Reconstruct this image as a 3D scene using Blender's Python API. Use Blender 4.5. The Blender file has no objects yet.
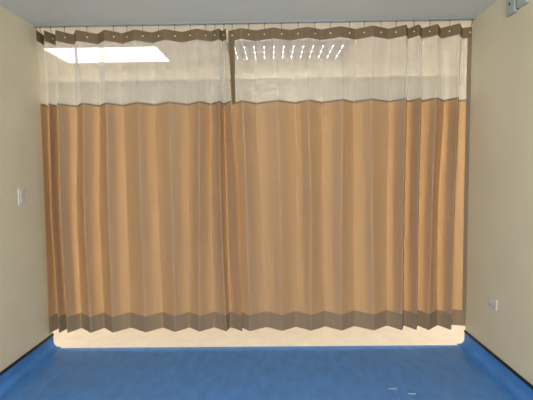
import bpy, bmesh, math, random
from mathutils import Vector, Matrix
random.seed(7)
scene = bpy.context.scene
COL = scene.collection

# ------------------------------------------------------------------ helpers
XL, XR, ZC, YC, YT = -1.932, 1.660, 2.729, 3.47, 3.52   # side walls, ceiling, curtain line, wall ends

def link(name, bm, mat, parent=None, smooth=False):
    me = bpy.data.meshes.new(name)
    bmesh.ops.recalc_face_normals(bm, faces=bm.faces)
    bm.to_mesh(me); bm.free()
    if smooth:
        for p in me.polygons: p.use_smooth = True
    o = bpy.data.objects.new(name, me)
    for m in (mat if isinstance(mat, (list, tuple)) else [mat]): me.materials.append(m)
    COL.objects.link(o)
    if parent is not None: o.parent = parent
    return o

def bx(bm, x0, y0, z0, x1, y1, z1, bevel=0.0, mi=0):
    vs = [bm.verts.new((x, y, z)) for x in (x0, x1) for y in (y0, y1) for z in (z0, z1)]
    fs = [bm.faces.new([vs[i] for i in f]) for f in
          ((0,1,3,2), (4,6,7,5), (0,4,5,1), (2,3,7,6), (0,2,6,4), (1,5,7,3))]
    for f in fs: f.material_index = mi
    if bevel:
        es = list({e for f in fs for e in f.edges})
        bmesh.ops.bevel(bm, geom=es, offset=bevel, segments=2, profile=.5, affect='EDGES')
    return bm

def cyl(bm, c, d, r, h, n=16):
    m = Vector((0, 0, 1)).rotation_difference(Vector(d)).to_matrix().to_4x4()
    m = Matrix.Translation(Vector(c)) @ m
    bmesh.ops.create_cone(bm, cap_ends=True, segments=n, radius1=r, radius2=r, depth=h, matrix=m)
    return bm

def tube(bm, pts, r, n=8):
    rings = []
    for i, p in enumerate(pts):
        a = Vector(pts[max(i-1, 0)]); b = Vector(pts[min(i+1, len(pts)-1)])
        t = (b - a).normalized(); u = t.orthogonal().normalized(); v = t.cross(u)
        rings.append([bm.verts.new(Vector(p) + r*(math.cos(k*2*math.pi/n)*u + math.sin(k*2*math.pi/n)*v)) for k in range(n)])
    for a, b in zip(rings, rings[1:]):
        # line up the rings so the tube does not twist
        s = min(range(n), key=lambda s: sum((a[k].co - b[(k+s) % n].co).length for k in range(n)))
        b[:] = b[s:] + b[:s]
        for k in range(n): bm.faces.new((a[k], a[(k+1) % n], b[(k+1) % n], b[k]))
    bm.faces.new(rings[0]); bm.faces.new(rings[-1])
    return bm

def tag(o, label=None, cat=None, group=None, kind=None):
    for k, v in (('label', label), ('category', cat), ('group', group), ('kind', kind)):
        if v: o[k] = v
    return o

def empty(name, loc, label, cat, group=None):
    o = bpy.data.objects.new(name, None); COL.objects.link(o)
    o.location = loc; o.empty_display_size = .1
    return tag(o, label, cat, group)

def struct(name, bm, mat, label):
    return tag(link(name, bm, mat), label, 'structure', kind='structure')

# ------------------------------------------------------------------ materials
def principled(name, col, rough=.6, spec=.3, noise=None, bump=None, metal=0.0):
    m = bpy.data.materials.new(name); m.use_nodes = True
    nt = m.node_tree; b = nt.nodes['Principled BSDF']
    b.inputs['Base Color'].default_value = (*col, 1); b.inputs['Roughness'].default_value = rough
    b.inputs['Specular IOR Level'].default_value = spec; b.inputs['Metallic'].default_value = metal
    if noise or bump:
        tc = nt.nodes.new('ShaderNodeTexCoord')
    if noise:
        scale, amt, stretch = noise
        mp = nt.nodes.new('ShaderNodeMapping'); mp.inputs['Scale'].default_value = stretch
        n = nt.nodes.new('ShaderNodeTexNoise'); n.inputs['Scale'].default_value = scale; n.inputs['Detail'].default_value = 6
        r = nt.nodes.new('ShaderNodeValToRGB')
        r.color_ramp.elements[0].position = .3; r.color_ramp.elements[1].position = .7
        r.color_ramp.elements[0].color = (*[c*(1-amt) for c in col], 1)
        r.color_ramp.elements[1].color = (*[min(1, c*(1+amt)) for c in col], 1)
        nt.links.new(tc.outputs['Object'], mp.inputs['Vector']); nt.links.new(mp.outputs['Vector'], n.inputs['Vector'])
        nt.links.new(n.outputs['Fac'], r.inputs['Fac']); nt.links.new(r.outputs['Color'], b.inputs['Base Color'])
    if bump:
        n2 = nt.nodes.new('ShaderNodeTexNoise'); n2.inputs['Scale'].default_value = bump[0]
        bp = nt.nodes.new('ShaderNodeBump'); bp.inputs['Strength'].default_value = bump[1]; bp.inputs['Distance'].default_value = .004
        nt.links.new(tc.outputs['Object'], n2.inputs['Vector']); nt.links.new(n2.outputs['Fac'], bp.inputs['Height'])
        nt.links.new(bp.outputs['Normal'], b.inputs['Normal'])
    return m

def emission(name, col, s):
    m = bpy.data.materials.new(name); m.use_nodes = True; nt = m.node_tree; nt.nodes.clear()
    e = nt.nodes.new('ShaderNodeEmission'); e.inputs['Color'].default_value = (*col, 1); e.inputs['Strength'].default_value = s
    o = nt.nodes.new('ShaderNodeOutputMaterial'); nt.links.new(e.outputs[0], o.inputs[0])
    return m

def fabric(name, front, through, fac, thread=.10, clear=0.0):
    """woven cloth: diffuse reflection plus light let through, with faint vertical thread streaks"""
    m = bpy.data.materials.new(name); m.use_nodes = True; nt = m.node_tree; nt.nodes.clear()
    N, Lk = nt.nodes.new, nt.links.new
    tc = N('ShaderNodeTexCoord')
    mp = N('ShaderNodeMapping'); mp.inputs['Scale'].default_value = (90, 20, 2.0)
    ns = N('ShaderNodeTexNoise'); ns.inputs['Scale'].default_value = 1.0; ns.inputs['Detail'].default_value = 4
    mr = N('ShaderNodeMapRange'); mr.inputs['From Min'].default_value = .3; mr.inputs['From Max'].default_value = .7
    mr.inputs['To Min'].default_value = 1-thread; mr.inputs['To Max'].default_value = 1+thread
    Lk(tc.outputs['Object'], mp.inputs['Vector']); Lk(mp.outputs['Vector'], ns.inputs['Vector']); Lk(ns.outputs['Fac'], mr.inputs['Value'])
    def shade(c):
        v = N('ShaderNodeVectorMath'); v.operation = 'SCALE'; v.inputs[0].default_value = c
        Lk(mr.outputs['Result'], v.inputs['Scale']); return v.outputs['Vector']
    d = N('ShaderNodeBsdfDiffuse'); Lk(shade(front), d.inputs['Color'])
    t = N('ShaderNodeBsdfTranslucent'); Lk(shade(through), t.inputs['Color'])
    mx = N('ShaderNodeMixShader'); mx.inputs['Fac'].default_value = fac
    Lk(d.outputs[0], mx.inputs[1]); Lk(t.outputs[0], mx.inputs[2]); res = mx.outputs[0]
    if clear:
        tr = N('ShaderNodeBsdfTransparent'); m2 = N("ShaderNodeMixShader")
        # a woven net closes up where it is seen or lit obliquely: open share = clear ^ (1/cos)
        lw = N('ShaderNodeLayerWeight'); lw.inputs['Blend'].default_value = .5
        c1 = N('ShaderNodeMath'); c1.operation = 'SUBTRACT'; c1.inputs[0].default_value = 1; Lk(lw.outputs['Facing'], c1.inputs[1])
        c2 = N('ShaderNodeMath'); c2.operation = 'MAXIMUM'; c2.inputs[1].default_value = .12; Lk(c1.outputs[0], c2.inputs[0])
        c3 = N('ShaderNodeMath'); c3.operation = 'DIVIDE'; c3.inputs[0].default_value = 1; Lk(c2.outputs[0], c3.inputs[1])
        c4 = N('ShaderNodeMath'); c4.operation = 'POWER'; c4.inputs[0].default_value = clear; Lk(c3.outputs[0], c4.inputs[1])
        Lk(c4.outputs[0], m2.inputs['Fac'])
        Lk(res, m2.inputs[1]); Lk(tr.outputs[0], m2.inputs[2]); res = m2.outputs[0]
    o = N('ShaderNodeOutputMaterial'); Lk(res, o.inputs[0])
    return m

M = {}
M['wall'] = principled('cream_wall_paint', (.66, .58, .41), .7, .2, noise=(3, .03, (1, 1, 1)), bump=(160, .08))
M['ceil'] = principled('pale_grey_ceiling_paint', (.61, .61, .56), .8, .1, noise=(2, .03, (1, 1, 1)))
M['hall_wall'] = principled('cream_corridor_paint', (.44, .40, .31), .7, .2, noise=(3, .02, (1, 1, 1)))
M['hall_band'] = principled('pale_cream_trim_paint', (.80, .75, .62), .6, .2)
M['hall_ceil'] = principled('white_corridor_ceiling_paint', (.84, .82, .76), .8, .1)
M['hall_floor'] = principled('cream_vinyl', (.78, .69, .58), .5, .3, noise=(9, .05, (1, 1, 1)))
M['floor'] = principled('blue_marbled_vinyl', (.070, .22, .53), .36, .4, noise=(16, .13, (1, .4, 1)), bump=(60, .05))
M['skirt'] = principled('blue_coved_vinyl', (.070, .22, .53), .6, .2, noise=(7, .22, (1, .45, 1)))
M['cap'] = principled('black_cap_strip', (.02, .016, .016), .5, .3)
M['plastic'] = principled('white_switch_plastic', (.62, .58, .50), .45, .4)
M['grey_plastic'] = principled('grey_socket_inset', (.46, .43, .38), .5, .3)
M['boxpaint'] = principled('pale_grey_box_plastic', (.38, .41, .37), .5, .3)
M['dark'] = principled('dark_slot', (.03, .035, .03), .7, .1)
M['alu'] = principled('dull_aluminium', (.30, .32, .32), .55, .3, metal=.2)
M['wire'] = principled('dark_hook_wire', (.10, .08, .06), .4, .4, metal=.3)
M['nickel'] = principled('bright_eyelet_metal', (.85, .83, .78), .5, .5)
M['lightframe'] = principled('white_light_frame', (.8, .8, .78), .5, .3)
M['tray'] = principled('grey_louvre_metal', (.45, .43, .38), .5, .3)
M['paper'] = principled('white_paper', (.48, .52, .60), .7, .2)
M['panel_glow'] = emission('lit_panel_diffuser', (1, .97, .91), 2.2)
M['added_panel'] = emission('added_panel_diffuser', (1, .95, .86), 46)  # for the two unseen panels added to backlight the curtains
M['tube'] = emission('fluorescent_tube', (1, .95, .86), 30)
M['painted_glint'] = emission('painted_tube_glint', (1, .96, .9), 9)  # emission standing in for tube reflections on the blades
M['painted_edge'] = emission('painted_edge_light', (1, .96, .9), 3)  # fainter emission, tube light put into the blade edges
M['cloth'] = fabric('tan_curtain_cloth', (.43, .345, .245), (.73, .42, .152), .50, .035)
M['hem'] = fabric('tan_doubled_cloth', (.31, .24, .165), (.30, .17, .07), .28, .05)
M['band'] = fabric('brown_heading_cloth', (.235, .17, .10), (.16, .09, .035), .25, .06)
M['net'] = fabric('white_curtain_net', (.86, .84, .80), (.76, .745, .71), .48, .03, clear=.66)

# ------------------------------------------------------------------ the room in front
YB = -1.1
f = bmesh.new(); bx(f, XL, YB, -.1, XR, 3.5, 0)
struct('floor', f, M['floor'], 'blue marbled vinyl floor of the room in front of the curtains')
f = bmesh.new(); bx(f, XL-.12, YB, ZC, XR+.12, YT-.01, ZC+.1)
struct('ceiling', f, M['ceil'], 'pale grey ceiling of the room')
f = bmesh.new(); bx(f, XL-.12, YB, -.1, XL, YT, ZC)
struct('wall_left', f, M['wall'], 'cream wall on the left with the light switch')
f = bmesh.new(); bx(f, XR, YB, -.1, XR+.12, YT, ZC)
struct('wall_right', f, M['wall'], 'cream wall on the right with the low socket')

def skirting(name, x, s, label):
    """vinyl flooring coved up the wall: rounded foot, 4 mm thick sheet, dark cap on top (s = +1: room lies to +x)"""
    hs, r, t = .108, .045, .006
    prof = [(0, 0), (r+t+.02, 0), (r+t+.02, .003)]
    for k in range(9):
        a = math.pi/2*k/8
        prof.append((t + r - r*math.sin(a), .003 + r - r*math.cos(a)))
    prof += [(t, hs), (0, hs)]
    bm = bmesh.new()
    rings = [[bm.verts.new((x + s*px, y, pz)) for px, pz in prof] for y in (YB, YT)]
    n = len(prof)
    for k in range(n): bm.faces.new((rings[0][k], rings[0][(k+1) % n], rings[1][(k+1) % n], rings[1][k]))
    bm.faces.new(rings[0]); bm.faces.new(rings[1])
    o = struct(name, bm, M['skirt'], label)
    c = bmesh.new(); bx(c, *(sorted((x, x + s*.011))[0], YB, hs-.004, sorted((x, x + s*.011))[1], YT, hs+.016))
    link('cap_strip', c, M['cap'], o)['label'] = 'black cap strip along the top of the blue skirting'
    return o
skirting('baseboard_left', XL, 1, 'blue coved vinyl skirting along the left wall')
skirting('baseboard_right', XR, -1, 'blue coved vinyl skirting along the right wall')

# ------------------------------------------------------------------ the bright corridor behind the curtains
HX0, HX1, HY = -5.0, 5.0, 4.99
f = bmesh.new(); bx(f, HX0, 3.5, -.1, HX1, HY, -.001)
struct('floor_corridor', f, M['hall_floor'], 'cream vinyl floor beyond the curtains')
f = bmesh.new(); bx(f, HX0, YT-.01, ZC, HX1, HY, ZC+.1)
struct('ceiling_corridor', f, M['hall_ceil'], 'cream lit ceiling beyond the curtains')
f = bmesh.new(); bx(f, HX0, HY, -.1, HX1, HY+.1, ZC+.1)
struct('wall_back', f, M['hall_wall'], 'cream wall facing the curtains across the corridor')
f = bmesh.new(); bx(f, HX0, HY-.02, ZC-.125, HX1, HY, ZC)
struct('trim_1', f, M['hall_band'], 'pale band along the top of the corridor wall')
f = bmesh.new(); bx(f, HX0, YT-.12, -.1, XL-.12, YT, ZC)
struct('wall_corridor_left', f, M['hall_wall'], 'corridor wall left of the opening')
f = bmesh.new(); bx(f, XR+.12, YT-.12, -.1, HX1, YT, ZC)
struct('wall_corridor_right', f, M['hall_wall'], 'corridor wall right of the opening')
f = bmesh.new(); bx(f, HX0-.1, YT-.12, -.1, HX0, HY+.1, ZC+.1)
struct('wall_end_left', f, M['hall_wall'], 'far left end of the corridor')
f = bmesh.new(); bx(f, HX1, YT-.12, -.1, HX1+.1, HY+.1, ZC+.1)
struct('wall_end_right', f, M['hall_wall'], 'far right end of the corridor')

def light_panel(x0, x1, y0, y1, label, glow):
    c = empty('ceiling_light_panel', ((x0+x1)/2, (y0+y1)/2, ZC), label, 'ceiling light')
    w, h, e, d = (x1-x0)/2, (y1-y0)/2, .018, .012
    b = bmesh.new()
    for (a0, b0, a1, b1) in ((-w, -h, w, -h+e), (-w, h-e, w, h), (-w, -h+e, -w+e, h-e), (w-e, -h+e, w, h-e)):
        bx(b, a0, b0, -d, a1, b1, 0)
    link('frame', b, M['lightframe'], c)
    b = bmesh.new(); bx(b, -w+e, -h+e, -.008, w-e, h-e, -.0005)
    link('diffuser', b, glow, c)
    return c
light_panel(-2.21, -1.07, 4.03, 4.61, 'bright rectangular ceiling light panel seen through the net at upper left', M['panel_glow'])
light_panel(2.85, 3.99, 4.03, 4.61, 'added unseen ceiling light panel further right along the corridor', M['added_panel'])  # added out of view, lights the right curtain from behind
light_panel(-4.55, -3.41, 4.03, 4.61, 'added unseen ceiling light panel further left along the corridor', M['added_panel'])  # added out of view so the left folds catch light from the left

def louvre_light():
    cx, cy = .18, 4.29
    c = empty('louvre_ceiling_light', (cx, cy, ZC), 'louvred ceiling light with rows of bright dots seen through the right curtain net', 'ceiling light')
    w, h, e, d = .60, .30, .02, .026
    b = bmesh.new()
    for (a0, b0, a1, b1) in ((-w, -h, w, -h+e), (-w, h-e, w, h), (-w, -h+e, -w+e, h-e), (w-e, -h+e, w, h-e)):
        bx(b, a0, b0, -.014, a1, b1, 0)
    link('frame', b, M['tray'], c)
    b = bmesh.new(); bx(b, -w+e, -h+e, -.006, w-e, h-e, -.0005)
    link('reflector_tray', b, M['tray'], c)
    for y in (-.176, 0, .176):               # three lamps, each behind its own reflector ridge
        b = bmesh.new(); bx(b, -w+e+.03, y-.014, -.009, w-e-.03, y+.014, -.006)
        link('lamp_tube', b, M['tube'], c)
        b = bmesh.new(); bx(b, -w+e, y-.024, -.022, w-e, y-.019, -.006)
        link('louvre_ridge', b, M['tray'], c)
    for k in range(12):                      # cross blades; emissive edges and dots imitate reflected tube light
        x = -.52 + k*1.04/11
        for j in range(3):
            y = -.176 + j*.176
            b = bmesh.new()
            bx(b, x-.0022, y-.070, -.022, x+.0022, y+.085, -.010)
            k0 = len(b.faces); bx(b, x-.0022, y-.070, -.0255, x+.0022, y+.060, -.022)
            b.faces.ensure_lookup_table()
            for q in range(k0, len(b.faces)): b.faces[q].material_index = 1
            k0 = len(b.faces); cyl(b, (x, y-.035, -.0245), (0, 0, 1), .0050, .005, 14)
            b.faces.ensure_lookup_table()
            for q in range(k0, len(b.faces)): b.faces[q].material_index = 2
            link('louvre_blade', b, [M['tray'], M['painted_edge'], M['painted_glint']], c)
louvre_light()

# ------------------------------------------------------------------ curtain track
t = empty('curtain_track', (XL, YC, ZC), 'grey metal curtain track fixed along the ceiling above both curtains', 'curtain track')
b = bmesh.new()
for (y0, y1, z0, z1) in ((-.016, .016, -.003, 0), (-.016, -.012, -.012, -.003), (.012, .016, -.012, -.003), (-.012, -.004, -.012, -.009), (.004, .012, -.012, -.009)):
    bx(b, .004, y0, z0, XR-XL-.004, y1, z1)
link('rail', b, M['alu'], t)
for x in (.002, XR-XL-.008):
    b = bmesh.new(); bx(b, x, -.018, -.014, x+.006, .018, 0, .001); link('end_stop', b, M['grey_plastic'], t)

# ------------------------------------------------------------------ the two curtains
ZL = (2.64, 2.085, 1.16, .17)         # heights at which the pleat lines below were laid out
LEFT = [
 [(-1.879,3.403),(-1.884,3.534),(-1.819,3.406),(-1.785,3.531),(-1.726,3.409),(-1.633,3.526),(-1.564,3.414),(-1.432,3.52),(-1.333,3.421),(-1.222,3.515),(-1.092,3.427),(-0.976,3.51),(-0.847,3.432),(-0.725,3.506),(-0.59,3.435),(-0.482,3.504),(-0.411,3.437),(-0.391,3.503),(-0.353,3.437)],
 [(-1.871,3.396),(-1.874,3.544),(-1.805,3.396),(-1.797,3.544),(-1.732,3.396),(-1.64,3.543),(-1.526,3.397),(-1.448,3.543),(-1.334,3.398),(-1.245,3.542),(-1.076,3.398),(-0.978,3.541),(-0.824,3.399),(-0.696,3.54),(-0.576,3.4),(-0.502,3.539),(-0.413,3.401),(-0.392,3.539),(-0.321,3.401)],
 [(-1.878,3.396),(-1.894,3.544),(-1.824,3.396),(-1.811,3.544),(-1.752,3.396),(-1.682,3.543),(-1.551,3.397),(-1.486,3.543),(-1.351,3.398),(-1.247,3.542),(-1.081,3.399),(-0.979,3.541),(-0.82,3.399),(-0.716,3.54),(-0.601,3.4),(-0.52,3.539),(-0.419,3.401),(-0.385,3.539),(-0.287,3.401)],
 [(-1.9,3.41),(-1.873,3.53),(-1.817,3.41),(-1.794,3.529),(-1.747,3.411),(-1.676,3.528),(-1.549,3.413),(-1.475,3.526),(-1.36,3.414),(-1.244,3.525),(-1.08,3.416),(-0.961,3.523),(-0.83,3.418),(-0.729,3.521),(-0.623,3.42),(-0.512,3.519),(-0.397,3.422),(-0.371,3.518),(-0.262,3.423)]]
RIGHT = [
 [(-0.341,3.503),(-0.229,3.438),(-0.113,3.502),(0.029,3.438),(0.161,3.503),(0.307,3.437),(0.422,3.504),(0.574,3.434),(0.706,3.508),(0.829,3.43),(0.976,3.513),(1.092,3.424),(1.14,3.517),(1.195,3.421),(1.254,3.519),(1.344,3.417),(1.409,3.524),(1.519,3.411),(1.586,3.529),(1.655,3.502)],
 [(-0.326,3.539),(-0.224,3.401),(-0.122,3.538),(0.057,3.402),(0.209,3.539),(0.306,3.401),(0.432,3.54),(0.588,3.4),(0.696,3.541),(0.811,3.399),(0.994,3.542),(1.089,3.398),(1.144,3.542),(1.206,3.397),(1.265,3.543),(1.333,3.397),(1.453,3.543),(1.504,3.396),(1.578,3.544),(1.655,3.507)],
 [(-0.307,3.539),(-0.208,3.402),(-0.08,3.538),(0.07,3.401),(0.217,3.539),(0.322,3.401),(0.437,3.54),(0.57,3.4),(0.702,3.541),(0.823,3.399),(0.985,3.542),(1.078,3.398),(1.133,3.542),(1.197,3.398),(1.253,3.542),(1.313,3.397),(1.418,3.543),(1.49,3.397),(1.558,3.544),(1.655,3.507)],
 [(-0.282,3.517),(-0.198,3.423),(-0.056,3.516),(0.076,3.423),(0.2,3.518),(0.321,3.421),(0.451,3.52),(0.577,3.419),(0.703,3.522),(0.849,3.417),(0.985,3.524),(1.085,3.415),(1.13,3.525),(1.205,3.414),(1.247,3.526),(1.305,3.413),(1.423,3.528),(1.49,3.411),(1.542,3.529),(1.655,3.5)]]

def corner_at(lv, i, z):
    """pleat corner i at height z, smoothly between the four laid-out heights"""
    if z >= ZL[0]: return Vector(lv[0][i])
    if z <= ZL[3]: return Vector(lv[3][i])
    for k in range(3):
        if z >= ZL[k+1]:
            u = (ZL[k]-z)/(ZL[k]-ZL[k+1])
            p0, p1 = Vector(lv[k][i]), Vector(lv[k+1][i])
            d = p1 - p0
            h = ZL[k]-ZL[k+1]
            m0 = d/h if k == 0 else (Vector(lv[k+1][i])-Vector(lv[k-1][i]))/(ZL[k-1]-ZL[k+1])
            m1 = d/h if k == 2 else (Vector(lv[k+2][i])-Vector(lv[k][i]))/(ZL[k]-ZL[k+2])
            m0, m1 = m0*h*.6, m1*h*.6
            return ((2*u**3-3*u**2+1)*p0 + (u**3-2*u**2+u)*m0 + (-2*u**3+3*u**2)*p1 + (u**3-u**2)*m1)

def section(lv, z, seed):
    """the pleated outline at height z: straight pleat faces, small round folds, faint wrinkles"""
    C = [corner_at(lv, i, z) for i in range(len(lv[0]))]
    out = [C[0]]
    for i in range(len(C)):
        if i:
            a, b = C[i-1], C[i]; d = b-a; ln = max(d.length, 1e-5); nrm = Vector((-d.y, d.x))/ln
            for q in (.22, .36, .5, .64, .78):
                w = .0016*math.sin(i*2.3 + q*9 + seed + z*1.1)*math.sin(math.pi*q)
                w += .0006*math.sin(5*q + 3.7*i + 4.3*z + seed)
                out.append(a.lerp(b, q) + nrm*w*min(1, ln/.12))
        if 0 < i < len(C)-1:
            a, p, b = C[i-1], C[i], C[i+1]
            da, db = (a-p), (b-p); r = .15
            ca, cb = p + da*min(r, .014/max(da.length, 1e-4)), p + db*min(r, .014/max(db.length, 1e-4))
            for k in range(5):
                u = k/4; out.append((1-u)**2*ca + 2*u*(1-u)*p + u*u*cb)
    out.append(C[-1])
    return out

def sheet(name, mat, parent, lv, seed, zs, i0=None, i1=None, off=0.0):
    bm = bmesh.new(); rows = []
    for z in zs:
        s = section(lv, z, seed)
        if i0 is not None: s = s[i0:i1]
        rows.append([bm.verts.new((p.x, p.y+off, z)) for p in s])
    for a, b in zip(rows, rows[1:]):
        for k in range(len(a)-1): bm.faces.new((a[k], a[k+1], b[k+1], b[k]))
    return link(name, bm, mat, parent, smooth=True)

def lin(a, b, n): return [a + (b-a)*k/(n-1) for k in range(n)]

ZH1, ZH0, ZS, ZM, ZE = 2.672, 2.586, 2.085, .305, .167

def strip(name, mat, parent, lv, seed, end, w, z0, z1, n):
    """a narrow folded hem running down one side edge of a curtain, a little proud of the cloth"""
    bm = bmesh.new(); rows = []
    for z in lin(z0, z1, n):
        s = section(lv, z, seed)
        if end < 0: s = s[::-1]
        acc = 0; pts = [s[0]]
        for a, b in zip(s, s[1:]):
            l = (b-a).length
            if acc + l >= w: pts.append(a.lerp(b, (w-acc)/l)); break
            acc += l; pts.append(b)
        a, b = pts[0], pts[-1]
        rows.append([bm.verts.new((p.x, p.y-dy, z)) for dy in (.0025, -.0025)
                     for p in ([a.lerp(b, k/4) for k in range(5)] if dy > 0 else [b.lerp(a, k/4) for k in range(5)])])
    n = 10
    for a, b in zip(rows, rows[1:]):
        for k in range(n): bm.faces.new((a[k], a[(k+1) % n], b[(k+1) % n], b[k]))
    bm.faces.new(rows[0]); bm.faces.new(rows[-1])
    return link(name, bm, mat, parent, smooth=False)

def curtain(lv, seed, eyes, label, hem_left, hem_right):
    cx = (lv[0][0][0] + lv[0][-1][0])/2
    root = empty('cubicle_curtain', (0, 0, 0), label, 'curtain')
    sheet('heading_band', M['band'], root, lv, seed, lin(ZH1, ZH0, 5))
    sheet('net_panel', M['net'], root, lv, seed, lin(ZH0, ZS, 16))
    sheet('seam_tape', M['hem'], root, lv, seed, (ZS+.006, ZS-.010), off=-.002)
    cl = sheet('cloth_panel', M['cloth'], root, lv, seed, lin(ZS, ZM, 48))
    sheet('bottom_hem', M['hem'], root, lv, seed, lin(ZM, ZE, 7))
    if hem_left: strip('side_hem', M['band'], root, lv, seed, 1, hem_left, ZH0, ZS, 20)
    if hem_right: strip('side_hem', M['hem'], root, lv, seed, -1, hem_right, ZH0, ZM, 50)
    for i, q in eyes:
        a, b = Vector(lv[0][i]), Vector(lv[0][i+1]); p = a.lerp(b, q); d = (b-a).normalized()
        nrm = Vector((d.y, -d.x))
        if nrm.y > 0: nrm = -nrm
        bm = bmesh.new(); cyl(bm, (p.x+nrm.x*.004, p.y+nrm.y*.004, 2.629), (nrm.x, nrm.y, 0), .0052, .004, 14)
        link('eyelet', bm, M['nickel'], root, smooth=False)
        yb = YC
        bm = bmesh.new()
        tube(bm, [(p.x+nrm.x*.007, p.y+nrm.y*.007, 2.634), (p.x+nrm.x*.008, p.y+nrm.y*.008, 2.655),
                  (p.x, (p.y+yb)/2, 2.682), (p.x, yb, 2.696), (p.x, yb, 2.720)], .0019, 6)
        bx(bm, p.x-.006, yb-.0032, 2.710, p.x+.006, yb+.0032, 2.716)
        link('hook', bm, M['wire'], root)
    return root

curtain(LEFT, 1.0, [(0,.84),(2,.68),(4,.49),(6,.51),(8,.5),(9,.41),(10,.45),(11,.54),(12,.58),(13,.58),(14,.59),(15,.5),(17,.5)],
        'left tan cubicle curtain with white net top, hanging beside the wall with the light switch', 0, 0)
curtain(RIGHT, 4.0, [(0,.32),(1,.48),(2,.5),(3,.51),(4,.49),(5,.54),(6,.49),(7,.57),(8,.52),(9,.51),(10,.45),(12,.58),(14,.5),(16,.47),(18,.81)],
        'right tan cubicle curtain with white net top, wider one reaching the wall with the socket', .06, .030)

# ------------------------------------------------------------------ fittings on the walls
sw = empty('light_switch', (XL, 3.165, 1.345), 'narrow white light switch plate on the left wall beside the curtain', 'light switch')
b = bmesh.new(); bx(b, 0, -.036, -.066, .009, .036, .066, .003); link('plate', b, M['plastic'], sw)
b = bmesh.new(); bx(b, .008, -.016, .004, .013, .016, .046, .002); link('rocker', b, M['plastic'], sw)
b = bmesh.new(); bx(b, .008, -.016, -.046, .013, .016, -.004, .002); link('rocker', b, M['plastic'], sw)

so = empty('wall_socket', (XR, 3.08, .505), 'small white socket plate low on the right wall', 'wall socket')
b = bmesh.new(); bx(b, -.012, -.056, -.042, 0, .056, .042, .003); link('plate', b, M['plastic'], so)
for y in (-.025, .025):
    b = bmesh.new(); bx(b, -.0145, y-.018, -.032, -.011, y+.018, -.014, .001); link('outlet', b, M['grey_plastic'], so)

jb = empty('junction_box', (XR, 2.86, 2.62), 'pale grey box with a dark dot high on the right wall near the ceiling', 'junction box')
b = bmesh.new(); bx(b, -.030, .010, -.062, 0, .105, .095, .003); link('housing', b, M['boxpaint'], jb)
b = bmesh.new(); cyl(b, (-.0305, .060, .005), (-1, 0, 0), .009, .004); link('screw_hole', b, M['dark'], jb)
b = bmesh.new(); bx(b, -.014, -.012, -.050, 0, .010, .095); link('cable_slot', b, M['dark'], jb)
b = bmesh.new(); bx(b, -.026, -.115, -.052, 0, -.012, .095, .003); link('cover', b, M['boxpaint'], jb)

# ------------------------------------------------------------------ two paper scraps on the floor
def scrap(x, y, rz, l, w, label):
    bm = bmesh.new(); n = 6; rows = []
    for k in range(n):
        u = k/(n-1)-.5
        for_z = .003 + .002*(2*u)**2
        rows.append([bm.verts.new((u*l, v*w*(1-.25*abs(u)), for_z + dz)) for dz in (0, .0015) for v in ((-.5, .5) if dz == 0 else (.5, -.5))])
    for a, b in zip(rows, rows[1:]):
        for k in range(4): bm.faces.new((a[k], a[(k+1) % 4], b[(k+1) % 4], b[k]))
    bm.faces.new(rows[0]); bm.faces.new(rows[-1])
    o = link('paper_scrap', bm, M['paper']); o.location = (x, y, -.002); o.rotation_euler = (0, 0, rz)
    return tag(o, label, 'paper scrap', 'scraps on the floor')
scrap(.822, 2.786, .06, .060, .014, 'thin pale scrap on the blue floor, the one farther from the right wall')
scrap(.933, 2.719, -.02, .052, .014, 'thin white scrap on the blue floor, the one nearer the right wall')

# ------------------------------------------------------------------ light from behind the camera: world plus an added, unseen window
w = bpy.data.worlds.new('daylight'); scene.world = w; w.use_nodes = True
w.node_tree.nodes['Background'].inputs['Color'].default_value = (.92, .97, 1.0, 1)
w.node_tree.nodes['Background'].inputs['Strength'].default_value = .4

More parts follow.
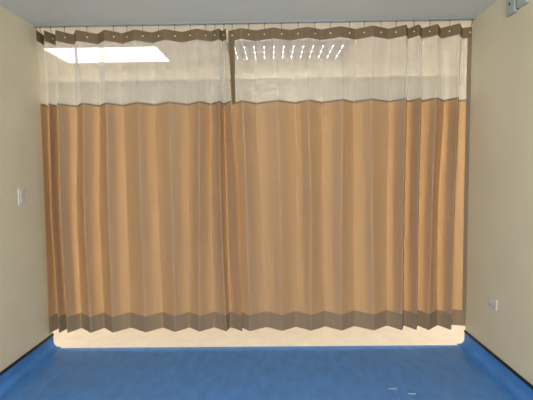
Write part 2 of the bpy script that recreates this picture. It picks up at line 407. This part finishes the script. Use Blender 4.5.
WX0, WX1, WZ0, WZ1 = -.85, .55, .95, 2.35
f = bmesh.new()
bx(f, XL-.12, YB-.15, -.1, WX0, YB, ZC+.1); bx(f, WX1, YB-.15, -.1, XR+.12, YB, ZC+.1)
bx(f, WX0, YB-.15, -.1, WX1, YB, WZ0); bx(f, WX0, YB-.15, WZ1, WX1, YB, ZC+.1)
struct('wall_front', f, M['wall'], 'cream wall with an added window opening, behind the viewpoint')
f = bmesh.new()
for q in ((WX0, WZ0, WX0+.05, WZ1), (WX1-.05, WZ0, WX1, WZ1), (WX0+.05, WZ0, WX1-.05, WZ0+.05), (WX0+.05, WZ1-.05, WX1-.05, WZ1), (-.175, WZ0+.05, -.125, WZ1-.05)):
    bx(f, q[0], YB-.09, q[1], q[2], YB-.03, q[3])
struct('added_window_1', f, M['lightframe'], 'added, unseen white window frame behind the viewpoint')  # assumed window, added to go with the front fill
la = bpy.data.lights.new('added_window_fill', 'AREA'); la.shape = 'RECTANGLE'; la.size = 1.4; la.size_y = 1.4  # added fill lamp lighting the curtain fronts and near walls
la.energy = 190; la.color = (.90, .96, 1.0)
lo = bpy.data.objects.new('added_window_fill', la); COL.objects.link(lo)
lo.location = ((WX0+WX1)/2, YB-.16, (WZ0+WZ1)/2); lo.rotation_euler = (math.pi/2, 0, 0)

# ------------------------------------------------------------------ camera
yaw, pitch, roll, h = -.01254, .06978, -.01286, 1.5173
cy, sy, cp, sp, cr, sr = math.cos(yaw), math.sin(yaw), math.cos(pitch), math.sin(pitch), math.cos(roll), math.sin(roll)
F = Vector((sy*cp, cy*cp, -sp)); R0 = Vector((cy, -sy, 0)); U0 = R0.cross(F)
Rt, Up = cr*R0 + sr*U0, cr*U0 - sr*R0
cam = bpy.data.cameras.new('camera'); co = bpy.data.objects.new('camera', cam); COL.objects.link(co)
m = Matrix((Rt, Up, -F)).transposed().to_4x4(); m.translation = (0, 0, h); co.matrix_world = m
cam.sensor_fit = 'HORIZONTAL'; cam.sensor_width = 36; cam.lens = 415*36/533; cam.clip_start = .02
scene.camera = co

vs = scene.view_settings
vs.view_transform = 'Standard'; vs.look = 'None'; vs.exposure = 0; vs.gamma = 1; vs.use_curve_mapping = False
scene.cycles.max_bounces = 16; scene.cycles.diffuse_bounces = 8; scene.cycles.transmission_bounces = 8; scene.cycles.transparent_max_bounces = 16
scene.cycles.use_denoising = True
scene.cycles.sample_clamp_indirect = 8
